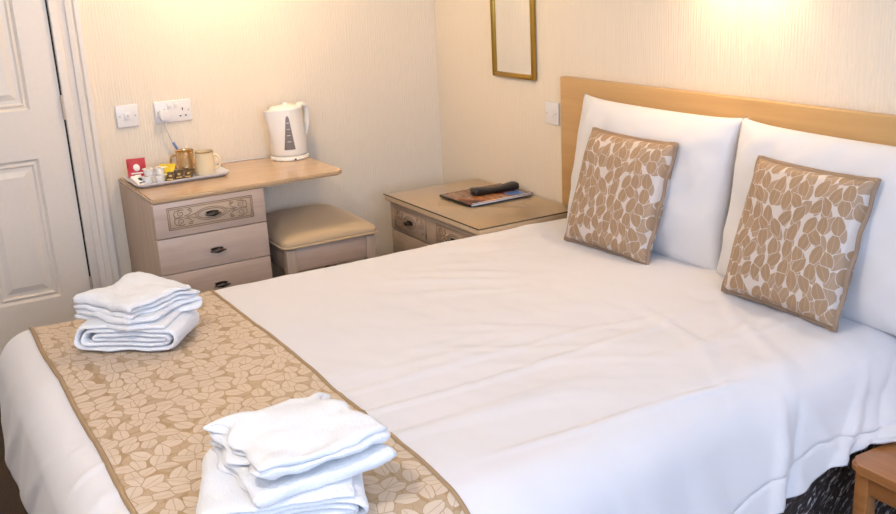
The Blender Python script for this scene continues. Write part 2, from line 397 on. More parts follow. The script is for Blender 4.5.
# ------------------------------------------------------------------ bed
BY0, BY1 = -1.10, -2.62        # far and near side of the covered bed
bed = thing('bed', (-1.0, -1.86, 0), 'double bed with dark crushed velvet base under the white duvet', 'bed')
box('divan_base', -2.02, -.06, -2.555, -1.15, .05, .335, 'velvet', bed, .02, 3)
box('mattress', -2.0, -.05, -2.55, -1.14, .337, .577, 'sheet', bed, .06, 4)
for x in (-1.9, -.16):
    for y in (-2.47, -1.23): lathe('castor', [(0, 0), (.025, .002), (.03, .025), (.022, .05), (0, .05)], 'dark', bed, (x, y, 0), 14)
hbd = box('headboard', -.035, -.004, -2.78, -.982, .603, 1.093, 'bed_wood', None, .003, 2); tag(hbd, 'wide golden oak headboard panel fixed to the wall behind the pillows', 'headboard')

# duvet
def fb(x, y, z=0., o=3): return noise.fractal(Vector((x, y, z)), 1.0, 2.0, o)
def ridge(x, y, z=0.): return 1 - abs(noise.noise(Vector((x, y, z))))*2
FOOT = 2.085
def edgeprof(e, R, th):
    if e < R*th: return R*math.sin(e/R), R*(1-math.cos(e/R))
    q = e - R*th; return R*math.sin(th) + q*math.cos(th), R*(1-math.cos(th)) + q*math.sin(th)
Rn, Rf, Rt = .13, .06, .10
def head_s(t): return .11 + .03*sstep(-1.15, -1.45, t)*sstep(-2.55, -2.25, t)
def hem_len(s): return .276 + .085*max(0, min(1, (s-.55)/.35)) + .04*sstep(.85, 1.4, s)
def near_line(s): return BY1 + Rn - .080*sstep(.75, 1.45, s)
def drape(s, t, off=0.):
    """s: arc length from the head wall; t: arc length across (y on the top). Returns the world point of the cover."""
    yn, yf, sf = near_line(s), BY0-Rf, FOOT-Rt
    ey = yn - t if t < yn else (yf - t if t > yf else 0.)       # >0 near, <0 far
    es = max(0., s-sf)
    e = math.hypot(ey, es)
    x, y = -min(s, sf), min(max(t, yn), yf)
    crown = .010*math.sin(PI*max(0, min(1, (t-BY1)/(BY0-BY1))))
    # soft creases of the cloth
    fade = sstep(.10, .4, s)
    c = .0045*fb(s*2.1, t*2.6, 1.3) + .0022*fb(s*7, t*5, 4.4)
    a = s*.80 + t*.60; b = -s*.60 + t*.80
    c += .0034*max(0, ridge(a*1.3+.4, b*7.5, 2.2)-.55)/.45*sstep(-.2, .6, noise.noise(Vector((s*1.7, t*1.9, 8))))
    c += .0030*max(0, ridge(s*1.1, t*8.5+3, 5.1)-.6)/.4*sstep(-.1, .5, noise.noise(Vector((s*1.3+7, t*1.5, 3))))
    c += .004*math.exp(-((t-(BY1+.085+.02*(s-1.0)))/.008)**2)*sstep(.62, .8, s)*sstep(1.45, 1.2, s)
    c += .004*max(0, ridge(s*5.5+t*1.5, t*1.6-s*.8, 21)-.62)/.38*sstep(.95, .55, s)*sstep(-1.9, -2.3, t)
    z = .592 + crown + c*fade*1.55 + off
    if e > 0:
        wn = abs(ey)/(abs(ey)+es+1e-9)
        Rs, ths = (Rn, 1.28) if ey > 0 else (Rf, 1.57)
        R = Rs*wn + Rt*(1-wn); th = ths*wn + 1.50*(1-wn)
        hh, dz = edgeprof(e, R+off, th)
        drop = sstep(.05, .28, e)
        # hanging folds along the perimeter
        per = s if es == 0 else (s - t)
        fo = .012*noise.noise(Vector((per*3.1, .3 if ey >= 0 else 5.5, 2))) + .006*noise.noise(Vector((per*9, e*1.5, 7)))
        fo += .008*max(0, ridge(per*4.2+e*1.2, e*1.1, 11)-.6)/.4
        if ey > 0 and es == 0:
            for s0, k, wd, am in ((.66, .35, .014, .016), (.61, .5, .012, -.010), (.54, -.5, .02, .008), (.42, .9, .016, .015), (.33, 1.1, .016, -.010), (.25, 1.3, .014, .012)):
                fo += am*math.exp(-((s-s0-k*(e-.2))/wd)**2)*sstep(.02, .12, e)
        hh += fo*drop*(1 if ey >= 0 else .3)
        x -= es/e*hh if e else 0
        y += (-ey)/e*hh if e else 0
        z -= dz
        if ey > 0 and e > .16 and es == 0:
            hem = hem_len(s) - e
            y += .006*math.exp(-((hem-.036)/.005)**2)
            wgt = sstep(.475, .36, s)
            lift = sstep(.17, .285, e)*wgt
            y -= .055*lift; z = z*(1-lift) + max(z, .412)*lift
    h0 = head_s(t)
    if s < h0+.04: z -= .014*(1-math.sqrt(max(0, 1-((h0+.04-s)/.041)**2)))
    return Vector((x, y, z))
NU, NV = 230, 300
T1 = BY0-Rf+.34
def duvet_pt(u, v):
    q = .255 + u*(FOOT-Rt+.42-.255); T0 = near_line(q)-hem_len(q); v2 = v/.35*.165 if v < .35 else .165 + (v-.35)/.65*.835; t = T0 + v2*(T1-T0); h0 = head_s(t)
    return drape(h0 + u*(FOOT-Rt+.42-h0), t)
me = grid_mesh('duvet', NU, NV, duvet_pt)
duv = link('duvet', me, 'sheet'); tag(duv, 'white cotton duvet spread over the double bed', 'duvet')
md = duv.modifiers.new('thick', 'SOLIDIFY'); md.thickness = .008; md.offset = -1

# runner across the foot of the bed
RS0, RS1 = 1.475, 1.992
def wobble(v, k): return .006*noise.noise(Vector((v*6, k, 0)))
rt0, rt1 = BY1+Rn-.36, BY0-Rf+.26
def runner_pt(u, v, off=.0075):
    s = RS0 + wobble(v, 1) + u*(RS1 - RS0 + wobble(v, 5) - wobble(v, 1)); return drape(s, rt0 + v*(rt1-rt0), off)
me = grid_mesh('bed_runner', 60, 220, lambda u, v: runner_pt(u, v), lambda u, v: (u*(RS1-RS0), v*(rt1-rt0)))
run = link('bed_runner', me, 'runner'); tag(run, 'golden beige leaf-patterned runner laid across the foot of the bed', 'bed runner')
md = run.modifiers.new('thick', 'SOLIDIFY'); md.thickness = .004; md.offset = -1
for u in (0, 1):
    tube('edge_piping', [runner_pt(u, v/150, .009) for v in range(151)], .0062, 'divider', run, 6)

# ------------------------------------------------------------------ pillows and cushions
def pillow_mesh(name, wd, ht, th, seed, ear, sag, nu=48, nv=36, wr=.010):
    vs, fs, uv = [], [], []
    def pt(u, v, side):
        a, b = abs(u), abs(v)
        ex = wd/2*(1 - sag*(1-a**2)*0 - sag*(1-b**2.2)*a**3*.9)  # edges bow inwards between the ears
        x = u*0
        py = u*wd/2*(1 - sag*(1-b**2)*a) * (1 + ear*a**8*b**8)
        pz = v*ht/2*(1 - sag*(1-a**2)*b) * (1 + ear*a**8*b**8)
        f = max(0, (1-a**3.2))**.38*max(0, (1-b**3.2))**.38
        px = th/2*f*side
        n = wr*fb(u*2+seed, v*2, side, 3)*f**.5
        n += wr*.9*max(0, ridge(u*3.2+v*1.3+seed, v*1.2-u*.5, seed)-.5)*f**.4
        return Vector((px + n*side, py, pz))
    idx = {}
    def vid(i, j, side):
        edge = i in (0, nu) or j in (0, nv)
        k = (i, j, 0 if edge else side)
        if k not in idx:
            u, v = 2*i/nu-1, 2*j/nv-1
            # cluster rows near the border
            u = math.sin(u*PI/2)*.5 + u*.5; v = math.sin(v*PI/2)*.5 + v*.5
            idx[k] = len(vs); vs.append(pt(u, v, side)); uv.append((u*wd/2, v*ht/2))
        return idx[k]
    for side in (1, -1):
        for j in range(nv):
            for i in range(nu):
                q = [vid(i, j, side), vid(i+1, j, side), vid(i+1, j+1, side), vid(i, j+1, side)]
                fs.append(q if side > 0 else q[::-1])
    me = bpy.data.meshes.new(name); me.from_pydata([tuple(v) for v in vs], [], fs)
    l = me.uv_layers.new(name='UVMap')
    for lp in me.loops: l.data[lp.index].uv = uv[lp.vertex_index]
    me.update(); return me
def place(o, loc, lean, rz, rollx=0): o.rotation_mode = 'XYZ'; o.matrix_world = Matrix.Translation(loc) @ Matrix.Rotation(rz, 4, 'Z') @ Matrix.Rotation(lean, 4, 'Y') @ Matrix.Rotation(rollx, 4, 'X')
# local +x is the back, the lean tips the top towards the headboard
p = link('pillow', pillow_mesh('pillow', .735, .462, .155, 3.1, .045, .025), 'pillow'); place(p, (-.138, -1.588, .818), .18, .0, .004)
tag(p, 'white pillow against the headboard, nearer the glass-topped chest', 'pillow', 'bed pillows')
p = link('pillow', pillow_mesh('pillow', .735, .462, .155, 9.7, .045, .025), 'pillow'); place(p, (-.148, -2.336, .814), .18, .0, .008)
tag(p, 'white pillow at the right edge, behind the cushion nearest the camera', 'pillow', 'bed pillows')
def cushion(loc, lean, rz, rollx, seed, label):
    wd = .368
    c = link('cushion', pillow_mesh('cushion', wd, wd, .115, seed, .015, .03, 40, 40, .004), 'cushion')
    place(c, loc, lean, rz, rollx); tag(c, label, 'cushion', 'leaf-patterned cushions')
    # flat flanged border with piping
    bm = bmesh.new(); N = 40
    def rim(k, grow):
        side, t = divmod(k, N); t = 2*t/N-1
        u, v = [(t, -1), (1, t), (-t, 1), (-1, -t)][side]
        a, b = abs(u), abs(v)
        y = u*wd/2*(1-.03*(1-b**2)*a)*(1+.015*a**8*b**8); z = v*wd/2*(1-.03*(1-a**2)*b)*(1+.015*a**8*b**8)
        n = Vector((0, y, z)); g = Vector((0, u if a > .985 else 0, v if b > .985 else 0)); g = g.normalized()*grow
        return Vector((.0035*math.sin(k*.55+seed)+.0, y, z)) + g
    rings = []
    for g, x in ((-.012, -.006), (.006, -.0045), (.0085, 0), (.006, .0045), (-.012, .006)):
        rings.append([bm.verts.new(rim(k, g) + Vector((x, 0, 0))) for k in range(4*N)])
    for A, B in zip(rings, rings[1:]):
        for k in range(4*N): bm.faces.new((A[k], A[(k+1) % (4*N)], B[(k+1) % (4*N)], B[k]))
    fin('border', bm, 'cush_edge', c, True, True)
    return c
cushion((-.268, -1.602, .790), .32, .07, .022, 1.7, 'tan leaf-patterned cushion propped on the pillow nearer the glass-topped chest')
cushion((-.266, -2.306, .794), .32, .0, .010, 6.4, 'tan leaf-patterned cushion nearest the camera, at the right of the bed')

# ------------------------------------------------------------------ towels
def towel_mesh(name, path, th, depth, seed, nb=26, taper=.018, lift=None, amp=.004):
    """path: centre line of the folded cloth in (a, z); swept along b with soft edges"""
    # resample
    P = [Vector((a, z)) for a, z in path]; seg = [(q-p).length for p, q in zip(P, P[1:])]; tot = sum(seg); n = max(30, int(tot/.010)); R = []
    for k in range(n+1):
        d = tot*k/n; i = 0
        while i < len(seg)-1 and d > seg[i]: d -= seg[i]; i += 1
        R.append(P[i].lerp(P[i+1], min(1, d/seg[i])))
    for _ in range(2): R = [R[0]] + [(R[i-1]+R[i]*2+R[i+1])/4 for i in range(1, n)] + [R[-1]]
    L, Rr = [], []
    for i in range(n+1):
        t = (R[min(i+1, n)]-R[max(i-1, 0)]).normalized(); nn = Vector((-t.y, t.x)); k = th/2
        L.append(R[i]+nn*k); Rr.append(R[i]-nn*k)
    def cap(i, s):
        t = (R[i]-R[i-s]).normalized(); return R[i]+t*th*.45
    outline = L + [cap(n, 1)] + Rr[::-1] + [R[0]-(R[1]-R[0]).normalized()*th*.45]
    cen = [R[min(i, n)] for i in range(n+1)] + [R[n]] + R[::-1] + [R[0]]
    vs, fs = [], []; m = len(outline)
    for j in range(nb+1):
        b = j/nb; yb = (b-.5)*depth
        e = min(b, 1-b)*depth; k = 1. if e > taper else .25 + .75*math.sqrt(max(0, 1-((taper-e)/taper)**2))
        for q, c in zip(outline, cen):
            p2 = c + (q-c)*k
            dy = amp*1.6*noise.noise(Vector((c.x*14+seed, c.y*40, 4)))*(2*b-1)*2
            v = Vector((p2.x + amp*1.5*fb(yb*9+seed, p2.y*30, 1.), yb+dy, p2.y))
            v.z += amp*fb(p2.x*8+seed, yb*8, 3.3, 2) + amp*.35*fb(p2.x*30, yb*30, seed, 2)
            if lift: v.z += lift(v.x, v.y)*max(0, v.z)/.05
            vs.append(tuple(v))
    for j in range(nb):
        for k in range(m): fs.append((j*m+k, j*m+(k+1) % m, (j+1)*m+(k+1) % m, (j+1)*m+k))
    for o0 in (0, nb*m):                                   # close both ends with a strip of quads
        def q4(*ix): fs.append(tuple(o0+i for i in (ix if o0 else ix[::-1])))
        for i in range(n): q4(i, i+1, 2*n+1-i, 2*n+2-i)
        q4(n, n+1, n+2); q4(0, 2*n+2, 2*n+3)
    zmin = min(v[2] for v in vs); vs = [(v[0], v[1], v[2]-zmin) for v in vs]
    me = bpy.data.meshes.new(name); me.from_pydata(vs, [], fs); me.update()
    bm = bmesh.new(); bm.from_mesh(me); bmesh.ops.recalc_face_normals(bm, faces=bm.faces); bm.to_mesh(me); bm.free(); return me
def arc(ca, cz, r, a0, a1, n=8): return [(ca + r*math.cos(a0+(a1-a0)*k/n), cz + r*math.sin(a0+(a1-a0)*k/n)) for k in range(n+1)]
def flatroll(w, h, th):
    """bath towel: rolled in from the right inside a flat wrap"""
    p = [(w*.36, h*.46), (0, h*.46), (-w*.32, h*.46)] + arc(-w*.33, h*.55, h*.09, -PI/2, -PI*1.5, 6) + [(-.05, h*.65), (w*.22, h*.65)]
    p += arc(w*.36, h*.46, h*.185, PI/2, -PI/2, 8) + [(w*.12, h*.275), (-w*.36, h*.275)]
    p += arc(-w*.38, h*.55, h*.275, -PI/2, -PI*1.5, 8)
    p += [(-w*.2, h*.83), (w*.30, h*.83)] + arc(w*.375, h*.46, h*.375, PI/2, -PI/2, 12) + [(w*.1, h*.08), (-w*.38, h*.08)]
    p += arc(-w*.40, h*.54, h*.46, -PI/2, -PI*1.5, 12) + [(-w*.1, h), (w*.22, h), (w*.36, h*.99)]
    return p
def zfold(w, layers, gap, seed):
    random.seed(seed); p = []
    for k in range(layers):
        z = k*gap; e = random.uniform(-.008, .008)
        a0, a1 = -w/2 + gap*.5, w/2 - gap*.5 + e
        if k % 2: a0, a1 = a1, a0
        p += [(a0, z), ((a0*2+a1)/3, z), ((a0+a1*2)/3, z), (a1, z)]
        if k < layers-1: p += [((a1 + (gap*.5 if a1 > 0 else -gap*.5)), z+gap*.5)]
    return p
def towel(path, th, depth, loc, rz, seed, label, **kw):
    o = link('towel', towel_mesh('towel', path, th, depth, seed, **kw), 'towel'); o.location = loc; o.rotation_euler = (0, 0, rz)
    return tag(o, label, 'towel', 'folded white towels')
ZT = .612
towel(flatroll(.275, .066, .010), .0120, .18, (-1.760, -1.468, ZT), math.radians(-36), 2.2, 'white bath towel rolled flat, bottom of the stack near the dressing table')
towel(zfold(.240, 2, .0165, 3), .0160, .235, (-1.752, -1.432, ZT+.058), math.radians(24), 5.1, 'folded white towel, middle of the stack near the dressing table', amp=.009)
towel(zfold(.225, 3, .0120, 8), .0118, .215, (-1.754, -1.428, ZT+.087), math.radians(27), 8.4, 'folded white towel with a raised corner, top of the stack near the dressing table', amp=.010,
      lift=lambda x, y: .022*math.exp(-((x-.06)**2+(y-.11)**2)/.003) + .01*math.exp(-((x+.1)**2+(y-.08)**2)/.004))
towel(flatroll(.31, .054, .010), .0100, .26, (-1.742, -2.455, ZT), math.radians(-20), 12.2, 'white bath towel, bottom of the stack nearest the camera')
towel(zfold(.26, 2, .0145, 5), .0135, .25, (-1.706, -2.438, ZT+.054), math.radians(-88), 15.1, 'folded white towel, middle of the stack nearest the camera', amp=.007)
towel(zfold(.24, 3, .0105, 2), .0100, .235, (-1.703, -2.428, ZT+.083), math.radians(-84), 18.7, 'folded white towel, top of the stack nearest the camera', amp=.012)

# ------------------------------------------------------------------ dressing table
HD, DF, DL, DR, PR = .77, -.514, -1.474, -.728, -1.057
dt = thing('dressing_table', (-1.1, -.26, 0), 'washed oak dressing table with three visible drawers and warm oak top', 'dressing table')
bm = bmesh.new()
pl = [(DL-.001, -.002), (DL-.001, DF)]
pl += [(DR-.03+.03*math.cos(a), DF+.03+.03*math.sin(a)) for a in [-PI/2+PI/2*k/8 for k in range(9)]] + [(DR, -.002)]
prism_bm(bm, pl, HD-.017, HD, lambda u, v, d: Vector((u, v, d)))
bmesh.ops.bevel(bm, geom=[e for e in bm.edges if abs(e.verts[0].co.z-e.verts[1].co.z) < 1e-6], offset=.005, segments=2, affect='EDGES')
fin('table_top', bm, 'top_wood', dt, smooth=True, sharp=.7)
box('side_panel', DL, DL+.018, -.49, -.004, .0, HD-.017, 'body_wood', dt, .002)
box('side_panel', PR-.018, PR, -.49, -.004, .0, HD-.017, 'body_wood', dt, .002)
box('back_panel', DL+.018, PR-.018, -.012, -.004, .04, HD-.017, 'body_wood', dt, 0)
box('plinth', DL+.018, PR-.018, -.485, -.47, 0, .07, 'body_wood', dt, .001)
box('support_rail', PR, DR-.02, -.022, -.004, HD-.07, HD-.017, 'body_wood', dt, .001)
def bar_handle(parent, cx, cz, y, axis='x'):
    """spindle pull on a leaf-shaped back plate; axis = direction of the spindle"""
    prof = [(0, -.031), (.002, -.030), (.0035, -.022), (.006, -.012), (.0085, -.004), (.0092, 0), (.0085, .004), (.006, .012), (.0035, .022), (.002, .030), (0, .031)]
    if axis == 'x':
        h = lathe('handle', prof, 'bronze', parent, (cx, y-.018, cz), 14, 'x')
        bm = bmesh.new(); prism_bm(bm, [(cx+.026*math.cos(a)*(1-.25*math.cos(4*a)), cz+.010*math.sin(a)) for a in [2*PI*k/24 for k in range(24)]], y-.003, y, lambda u, v, d: Vector((u, d, v)))
        for s in (-.006, .006): tube_bm(bm, [(cx+s, y, cz), (cx+s, y-.02, cz)], .003, 8)
    else:
        h = lathe('handle', prof, 'bronze', parent, (y-.018, cx, cz), 14, 'y')
        bm = bmesh.new(); prism_bm(bm, [(cx+.026*math.cos(a)*(1-.25*math.cos(4*a)), cz+.010*math.sin(a)) for a in [2*PI*k/24 for k in range(24)]], y-.003, y, lambda u, v, d: Vector((d, u, v)))
        for s in (-.006, .006): tube_bm(bm, [(y, cx+s, cz), (y-.02, cx+s, cz)], .003, 8)
    fin('handle_plate', bm, 'bronze', parent, smooth=True, sharp=.7)
def scrolls(bm, w, h, f, r=.0016):
    """engraved arabesque inside a w x h field; f(u, v) -> 3D on the panel face"""
    def line(pts): tube_bm(bm, [f(u, v) for u, v in pts], r, 5)
    def spiral(cu, cv, r0, r1, a0, turns, n=26): return [(cu + (r0+(r1-r0)*k/n)*math.cos(a0+turns*2*PI*k/n), cv + (r0+(r1-r0)*k/n)*math.sin(a0+turns*2*PI*k/n)) for k in range(n+1)]
    for sx in (-1, 1):
        mu = lambda pts: [(sx*u, v) for u, v in pts]
        for sv in (-1, 1):
            mv = lambda pts: [(u, sv*v) for u, v in mu(pts)]
            line(mv(spiral(w*.37, h*.22, .003, h*.20, 0, 1.35)))
            line(mv([(w*.44, h*.05), (w*.455, h*.18), (w*.44, h*.34), (w*.39, h*.42), (w*.33, h*.38)]))
            line(mv([(w*.33, h*.05), (w*.27, h*.12), (w*.23, h*.28), (w*.25, h*.40), (w*.29, h*.36)]))
            line(mv([(w*.30, h*.02), (w*.24, h*.05), (w*.19, h*.12)]))
            line(mv(spiral(w*.255, h*.33, .002, h*.09, PI, .9, 14)))
        line(mu([(w*.455, h*.0), (w*.40, h*.03), (w*.33, h*.0), (w*.40, -h*.03), (w*.455, 0)]))
    line([(w*.19*math.cos(a), h*.33*math.sin(a)) for a in [2*PI*k/40 for k in range(41)]])
    line([(w*.165*math.cos(a), h*.24*math.sin(a)) for a in [2*PI*k/40 for k in range(41)]])
def frame_lines(bm, w, h, f, r):
    for g in (0, .006):
        a, b = w/2-g, h/2-g
        P = [(-a, -b), (a, -b), (a, b), (-a, b), (-a, -b)]
        for p, q in zip(P, P[1:]): tube_bm(bm, [f(*p), f(*q)], r, 5)
zl = [.752, .621, .487, .353, .215, .075]
for k in range(5):
    z1, z0 = zl[k]-.0015, zl[k+1]+.0015
    dr = box('drawer', DL+.002, PR-.002, DF+.003, -.488, z0, z1, 'drawer_wood', dt, .002)
    yfac = DF+.003
    if k == 0:
        box('carved_panel', -1.424, -1.108, yfac-.0012, yfac+.004, .650, .730, 'carve', dr, .0005, 1)
        bm = bmesh.new(); f = lambda u, v: Vector((-1.266+u, yfac-.0012, .690+v))
        scrolls(bm, .30, .070, f); frame_lines(bm, .316, .080, f, .0014); fin('scroll_carving', bm, 'carve_line', dr, smooth=True)
        bar_handle(dr, -1.262, .689, yfac-.001)
    else: bar_handle(dr, -1.260, (.549, .415, .284, .145)[k-1], yfac)

# ------------------------------------------------------------------ stool
st = thing('dressing_stool', (-.815, -.31, 0), 'low wooden stool with a padded tan seat tucked under the dressing table', 'stool')
SX0, SX1, SY0, SY1 = -1.018, -.618, -.555, -.075
def seat_fn():
    vs, fs = [], []; nu = nv = 24; idx = {}
    def vid(i, j, s):
        edge = i in (0, nu) or j in (0, nv); k = (i, j, s)
        if k not in idx:
            u, v = 2*i/nu-1, 2*j/nv-1; u = math.sin(u*PI/2)*.6+u*.4; v = math.sin(v*PI/2)*.6+v*.4
            f = (1-abs(u)**6)**.5*(1-abs(v)**6)**.5 if not edge else 0
            r = .035; x, y = u*(SX1-SX0)/2, v*(SY1-SY0)/2
            # round plan corners
            hx, hy = (SX1-SX0)/2-r, (SY1-SY0)/2-r; ax, ay = max(0, abs(x)-hx), max(0, abs(y)-hy)
            d = math.hypot(ax, ay)
            if d > r: x = math.copysign(hx+ax/d*r, x); y = math.copysign(hy+ay/d*r, y)
            z = .506 + (.030*f + .024*(1-u*u)*(1-v*v) + .018 if s else 0)
            idx[k] = len(vs); vs.append(((SX0+SX1)/2+x, (SY0+SY1)/2+y, z))
        return idx[k]
    for s in (1, 0):
        for j in range(nv):
            for i in range(nu):
                q = [vid(i, j, s), vid(i+1, j, s), vid(i+1, j+1, s), vid(i, j+1, s)]; fs.append(q if s else q[::-1])
    b = [(i, 0) for i in range(nu)] + [(nu, j) for j in range(nv)] + [(i, nv) for i in range(nu, 0, -1)] + [(0, j) for j in range(nv, 0, -1)]
    for k in range(len(b)):
        p, q = b[k], b[(k+1) % len(b)]; fs.append((vid(*p, 0), vid(*q, 0), vid(*q, 1), vid(*p, 1)))
    me = bpy.data.meshes.new('seat'); me.from_pydata(vs, [], fs); me.update(); return me
seat = link('seat', seat_fn(), 'tan', st)
bpts = [(SX0+.03, SY0), (SX1-.03, SY0), (SX1-.009, SY0+.009), (SX1, SY0+.03), (SX1, SY1-.03), (SX1-.009, SY1-.009), (SX1-.03, SY1), (SX0+.03, SY1), (SX0+.009, SY1-.009), (SX0, SY1-.03), (SX0, SY0+.03), (SX0+.009, SY0+.009), (SX0+.03, SY0)]
tube('seat_piping', [(x, y, .510) for x, y in bpts], .005, 'tan', seat, 8)
for x0, x1 in ((SX0+.012, SX0+.052), (SX1-.052, SX1-.012)):
    for y0, y1 in ((SY0+.012, SY0+.052), (SY1-.052, SY1-.012)):
        box('leg', x0, x1, y0, y1, 0, .500, 'body_wood', st, .003)
for y0 in (SY0+.018, SY1-.038): box('apron', SX0+.052, SX1-.052, y0, y0+.02,   .41, .500, 'drawer_wood', st, .001)
for x0 in (SX0+.018, SX1-.038): box('apron', x0, x0+.02, SY0+.052, SY1-.052,   .41, .500, 'drawer_wood_y', st, .001)

# ------------------------------------------------------------------ bedside chest with glass top
BX, CY0, CY1, HB = -.455, -.31, -1.066, .60
bc = thing('bedside_chest', (-.23, -.68, 0), 'pale oak chest of drawers with glass top in the corner', 'chest')
box('side_panel', BX+.02, -.005, CY0-.018, CY0-.034, 0, HB-.03, 'body_wood', bc, .002)
box('side_panel', BX+.02, -.005, CY1+.002, CY1+.018, 0, HB-.03, 'body_wood', bc, .002)
box('back_panel', -.014, -.006, CY1+.018, CY0-.034, .05, HB-.03, 'body_wood', bc, 0)
box('chest_top', BX-.010, -.004, CY1, CY0, HB-.030, HB-.0062, 'side_top', bc, .006, 3)
gt = box('glass_top', BX-.012, -.003, CY1-.001, CY0+.001, HB-.005, HB, 'glass_top', bc, .0008, 1)
bm = bmesh.new()
P = [(BX-.0125, CY1-.0015), (BX-.0125, CY0+.0015), (-.003, CY0+.0015), (-.003, CY1-.0015)]
for k in (0, 3):
    a, b = P[k], P[(k+1) % 4]; x0, x1 = sorted((a[0], b[0])); y0, y1 = sorted((a[1], b[1]))
    bbox(bm, x0-.0006, x1+.0006, y0-.0006, y1+.0006, HB-.0055, HB-.0005)
fin('glass_edge', bm, 'glass_edge', gt)
zq = [.568, .447, .315, .185, .06]
for k in range(4):
    dr = box('drawer', BX+.004, BX+.022, CY1+.006, CY0-.022, zq[k+1]+.004, zq[k]-.002, 'drawer_wood_y', bc, .002)
    for cy in (-.505, -.86):
        if k == 0:
            box('carved_panel', BX+.0028, BX+.006, cy-.135, cy+.135, .462, .552, 'drawer_wood_y', dr, .0005, 1)
            bm = bmesh.new(); f = lambda u, v: Vector((BX+.0028, cy+u, .507+v))
            scrolls(bm, .26, .076, f); frame_lines(bm, .27, .088, f, .0014); fin('scroll_carving', bm, 'carve_line', dr, smooth=True)
        bar_handle(dr, cy, (.507, .38, .25, .12)[k], BX+.003, 'y')
    box('drawer_rail', BX+.012, BX+.024, CY1+.006, CY0-.022, zq[k+1]-.004, zq[k+1]+.003, 'carve_line', bc, 0)

# magazine and remote
mg = thing('magazine', (-.16, -.60, HB+.0005), 'glossy dark and orange covered magazine lying on the glass-topped chest', 'magazine')
MC = Matrix.Translation((-.168, -.648, HB+.0005)) @ Matrix.Rotation(math.radians(1), 4, 'Z')
def mbox(name, x0, x1, y0, y1, z0, z1, mat, parent, bev=.0008):
    o = box(name, x0, x1, y0, y1, z0, z1, mat, parent, bev, 1, local=True); return o
mg.location = MC.translation; mg.rotation_euler = (0, 0, math.radians(1))
pg = mbox('pages', -.148, .148, -.118, .118, .0015, .0085, 'paper', mg)
mbox('back_cover', -.150, .150, -.120, .120, 0, .0015, 'dark', mg)
cv = mbox('front_cover', -.150, .150, -.120, .120, .0085, .0100, 'cover', mg)
mbox('spine', -.152, -.149, -.120, .120, 0, .0100, 'dark', mg)
mbox('printed_picture', .055, .125, -.105, -.04, .0100, .0103, 'blue_pr', cv, 0)
for k in range(4): mbox('printed_picture', -.125+k*.045, -.095+k*.045, .03-.02*(k % 2), .10, .0100, .0103, 'orange_pr', cv, 0)
mbox('printed_strip', -.14, .14, -.117, -.110, .0100, .0103, 'white_pr', cv, 0)
rm = thing('remote_control', (-.130, -.650, HB+.011), 'black remote control lying on the magazine', 'remote control', rz=math.radians(-4))
def remote_body():
    vs, fs = [], []; n, m = 30, 16
    for j in range(n+1):
        t = j/n; x = (t-.5)*.215; wv = .027 + .004*math.cos(t*2*PI) ; hh = .0125 + .0025*math.cos(t*2*PI)
        e = min(t, 1-t)/.07; k = 1 if e > 1 else .35+.65*math.sqrt(1-(1-e)**2)
        for q in range(m):
            a = 2*PI*q/m; c, s = math.cos(a), math.sin(a)
            vs.append((x, wv*k*math.copysign(abs(c)**.5, c), hh + hh*k*math.copysign(abs(s)**.6, s)))
    for j in range(n):
        for q in range(m): fs.append((j*m+q, j*m+(q+1) % m, (j+1)*m+(q+1) % m, (j+1)*m+q))
    fs.append(tuple(range(m))[::-1]); fs.append(tuple(n*m+q for q in range(m)))
    me = bpy.data.meshes.new('body'); me.from_pydata(vs, [], fs); me.update(); return me
rb = link('body', remote_body(), 'dark', rm, True)
bb = bmesh.new(); lathe_bm(bb, [(.0, .0), (.0032, 0), (.0032, .0022), (.0022, .003), (0, .003)], 10); bme = bpy.data.meshes.new('button'); bb.to_mesh(bme); bb.free(); bme.materials.append(plain('grey_rubber', (.09, .09, .09), .6))
for i in range(9):
    for j in range(3):
        o = bpy.data.objects.new('button', bme); C.objects.link(o); o.parent = rb
        t = .12+i*.075; o.location = ((t-.5)*.20, (j-1)*.0105, 2*(.0125+.0025*math.cos(t*2*PI))-.0016)

# ------------------------------------------------------------------ small brown table by the near side of the bed
bt = thing('bedside_table', (-.25, -2.86, 0), 'small brown wooden bedside table at the lower right, under the duvet hem', 'table')
TX0, TX1, TY0, TY1, TZ = -.503, -.05, -2.684, -3.09, .400
bm = bmesh.new(); r = .03; pl = []
for cx, cy, a0 in ((TX0+r, TY1+r, PI), (TX1-r, TY1+r, 1.5*PI), (TX1-r, TY0-r, 0), (TX0+r, TY0-r, .5*PI)):
    pl += [(cx+r*math.cos(a0+PI/2*k/6), cy+r*math.sin(a0+PI/2*k/6)) for k in range(7)]
prism_bm(bm, pl, TZ-.022, TZ, lambda u, v, d: Vector((u, v, d)))
bmesh.ops.bevel(bm, geom=[e for e in bm.edges if abs(e.verts[0].co.z-e.verts[1].co.z) < 1e-6], offset=.005, segments=2, affect='EDGES')
fin('table_top', bm, 'brown_wood', bt, smooth=True, sharp=.7)
for x0 in (TX0+.014, TX1-.049):
    for y0 in (TY1+.014, TY0-.049): box('leg', x0, x0+.035, y0, y0+.035, 0, TZ-.022, 'brown_wood', bt, .003)
for x0 in (TX0+.02, TX1-.038): box('apron', x0, x0+.018, TY1+.049, TY0-.049, TZ-.075, TZ-.022, 'brown_wood', bt, .001)
for y0 in (TY1+.02, TY0-.038): box('apron', TX0+.049, TX1-.049, y0, y0+.018, TZ-.075, TZ-.022, 'brown_wood', bt, .001)

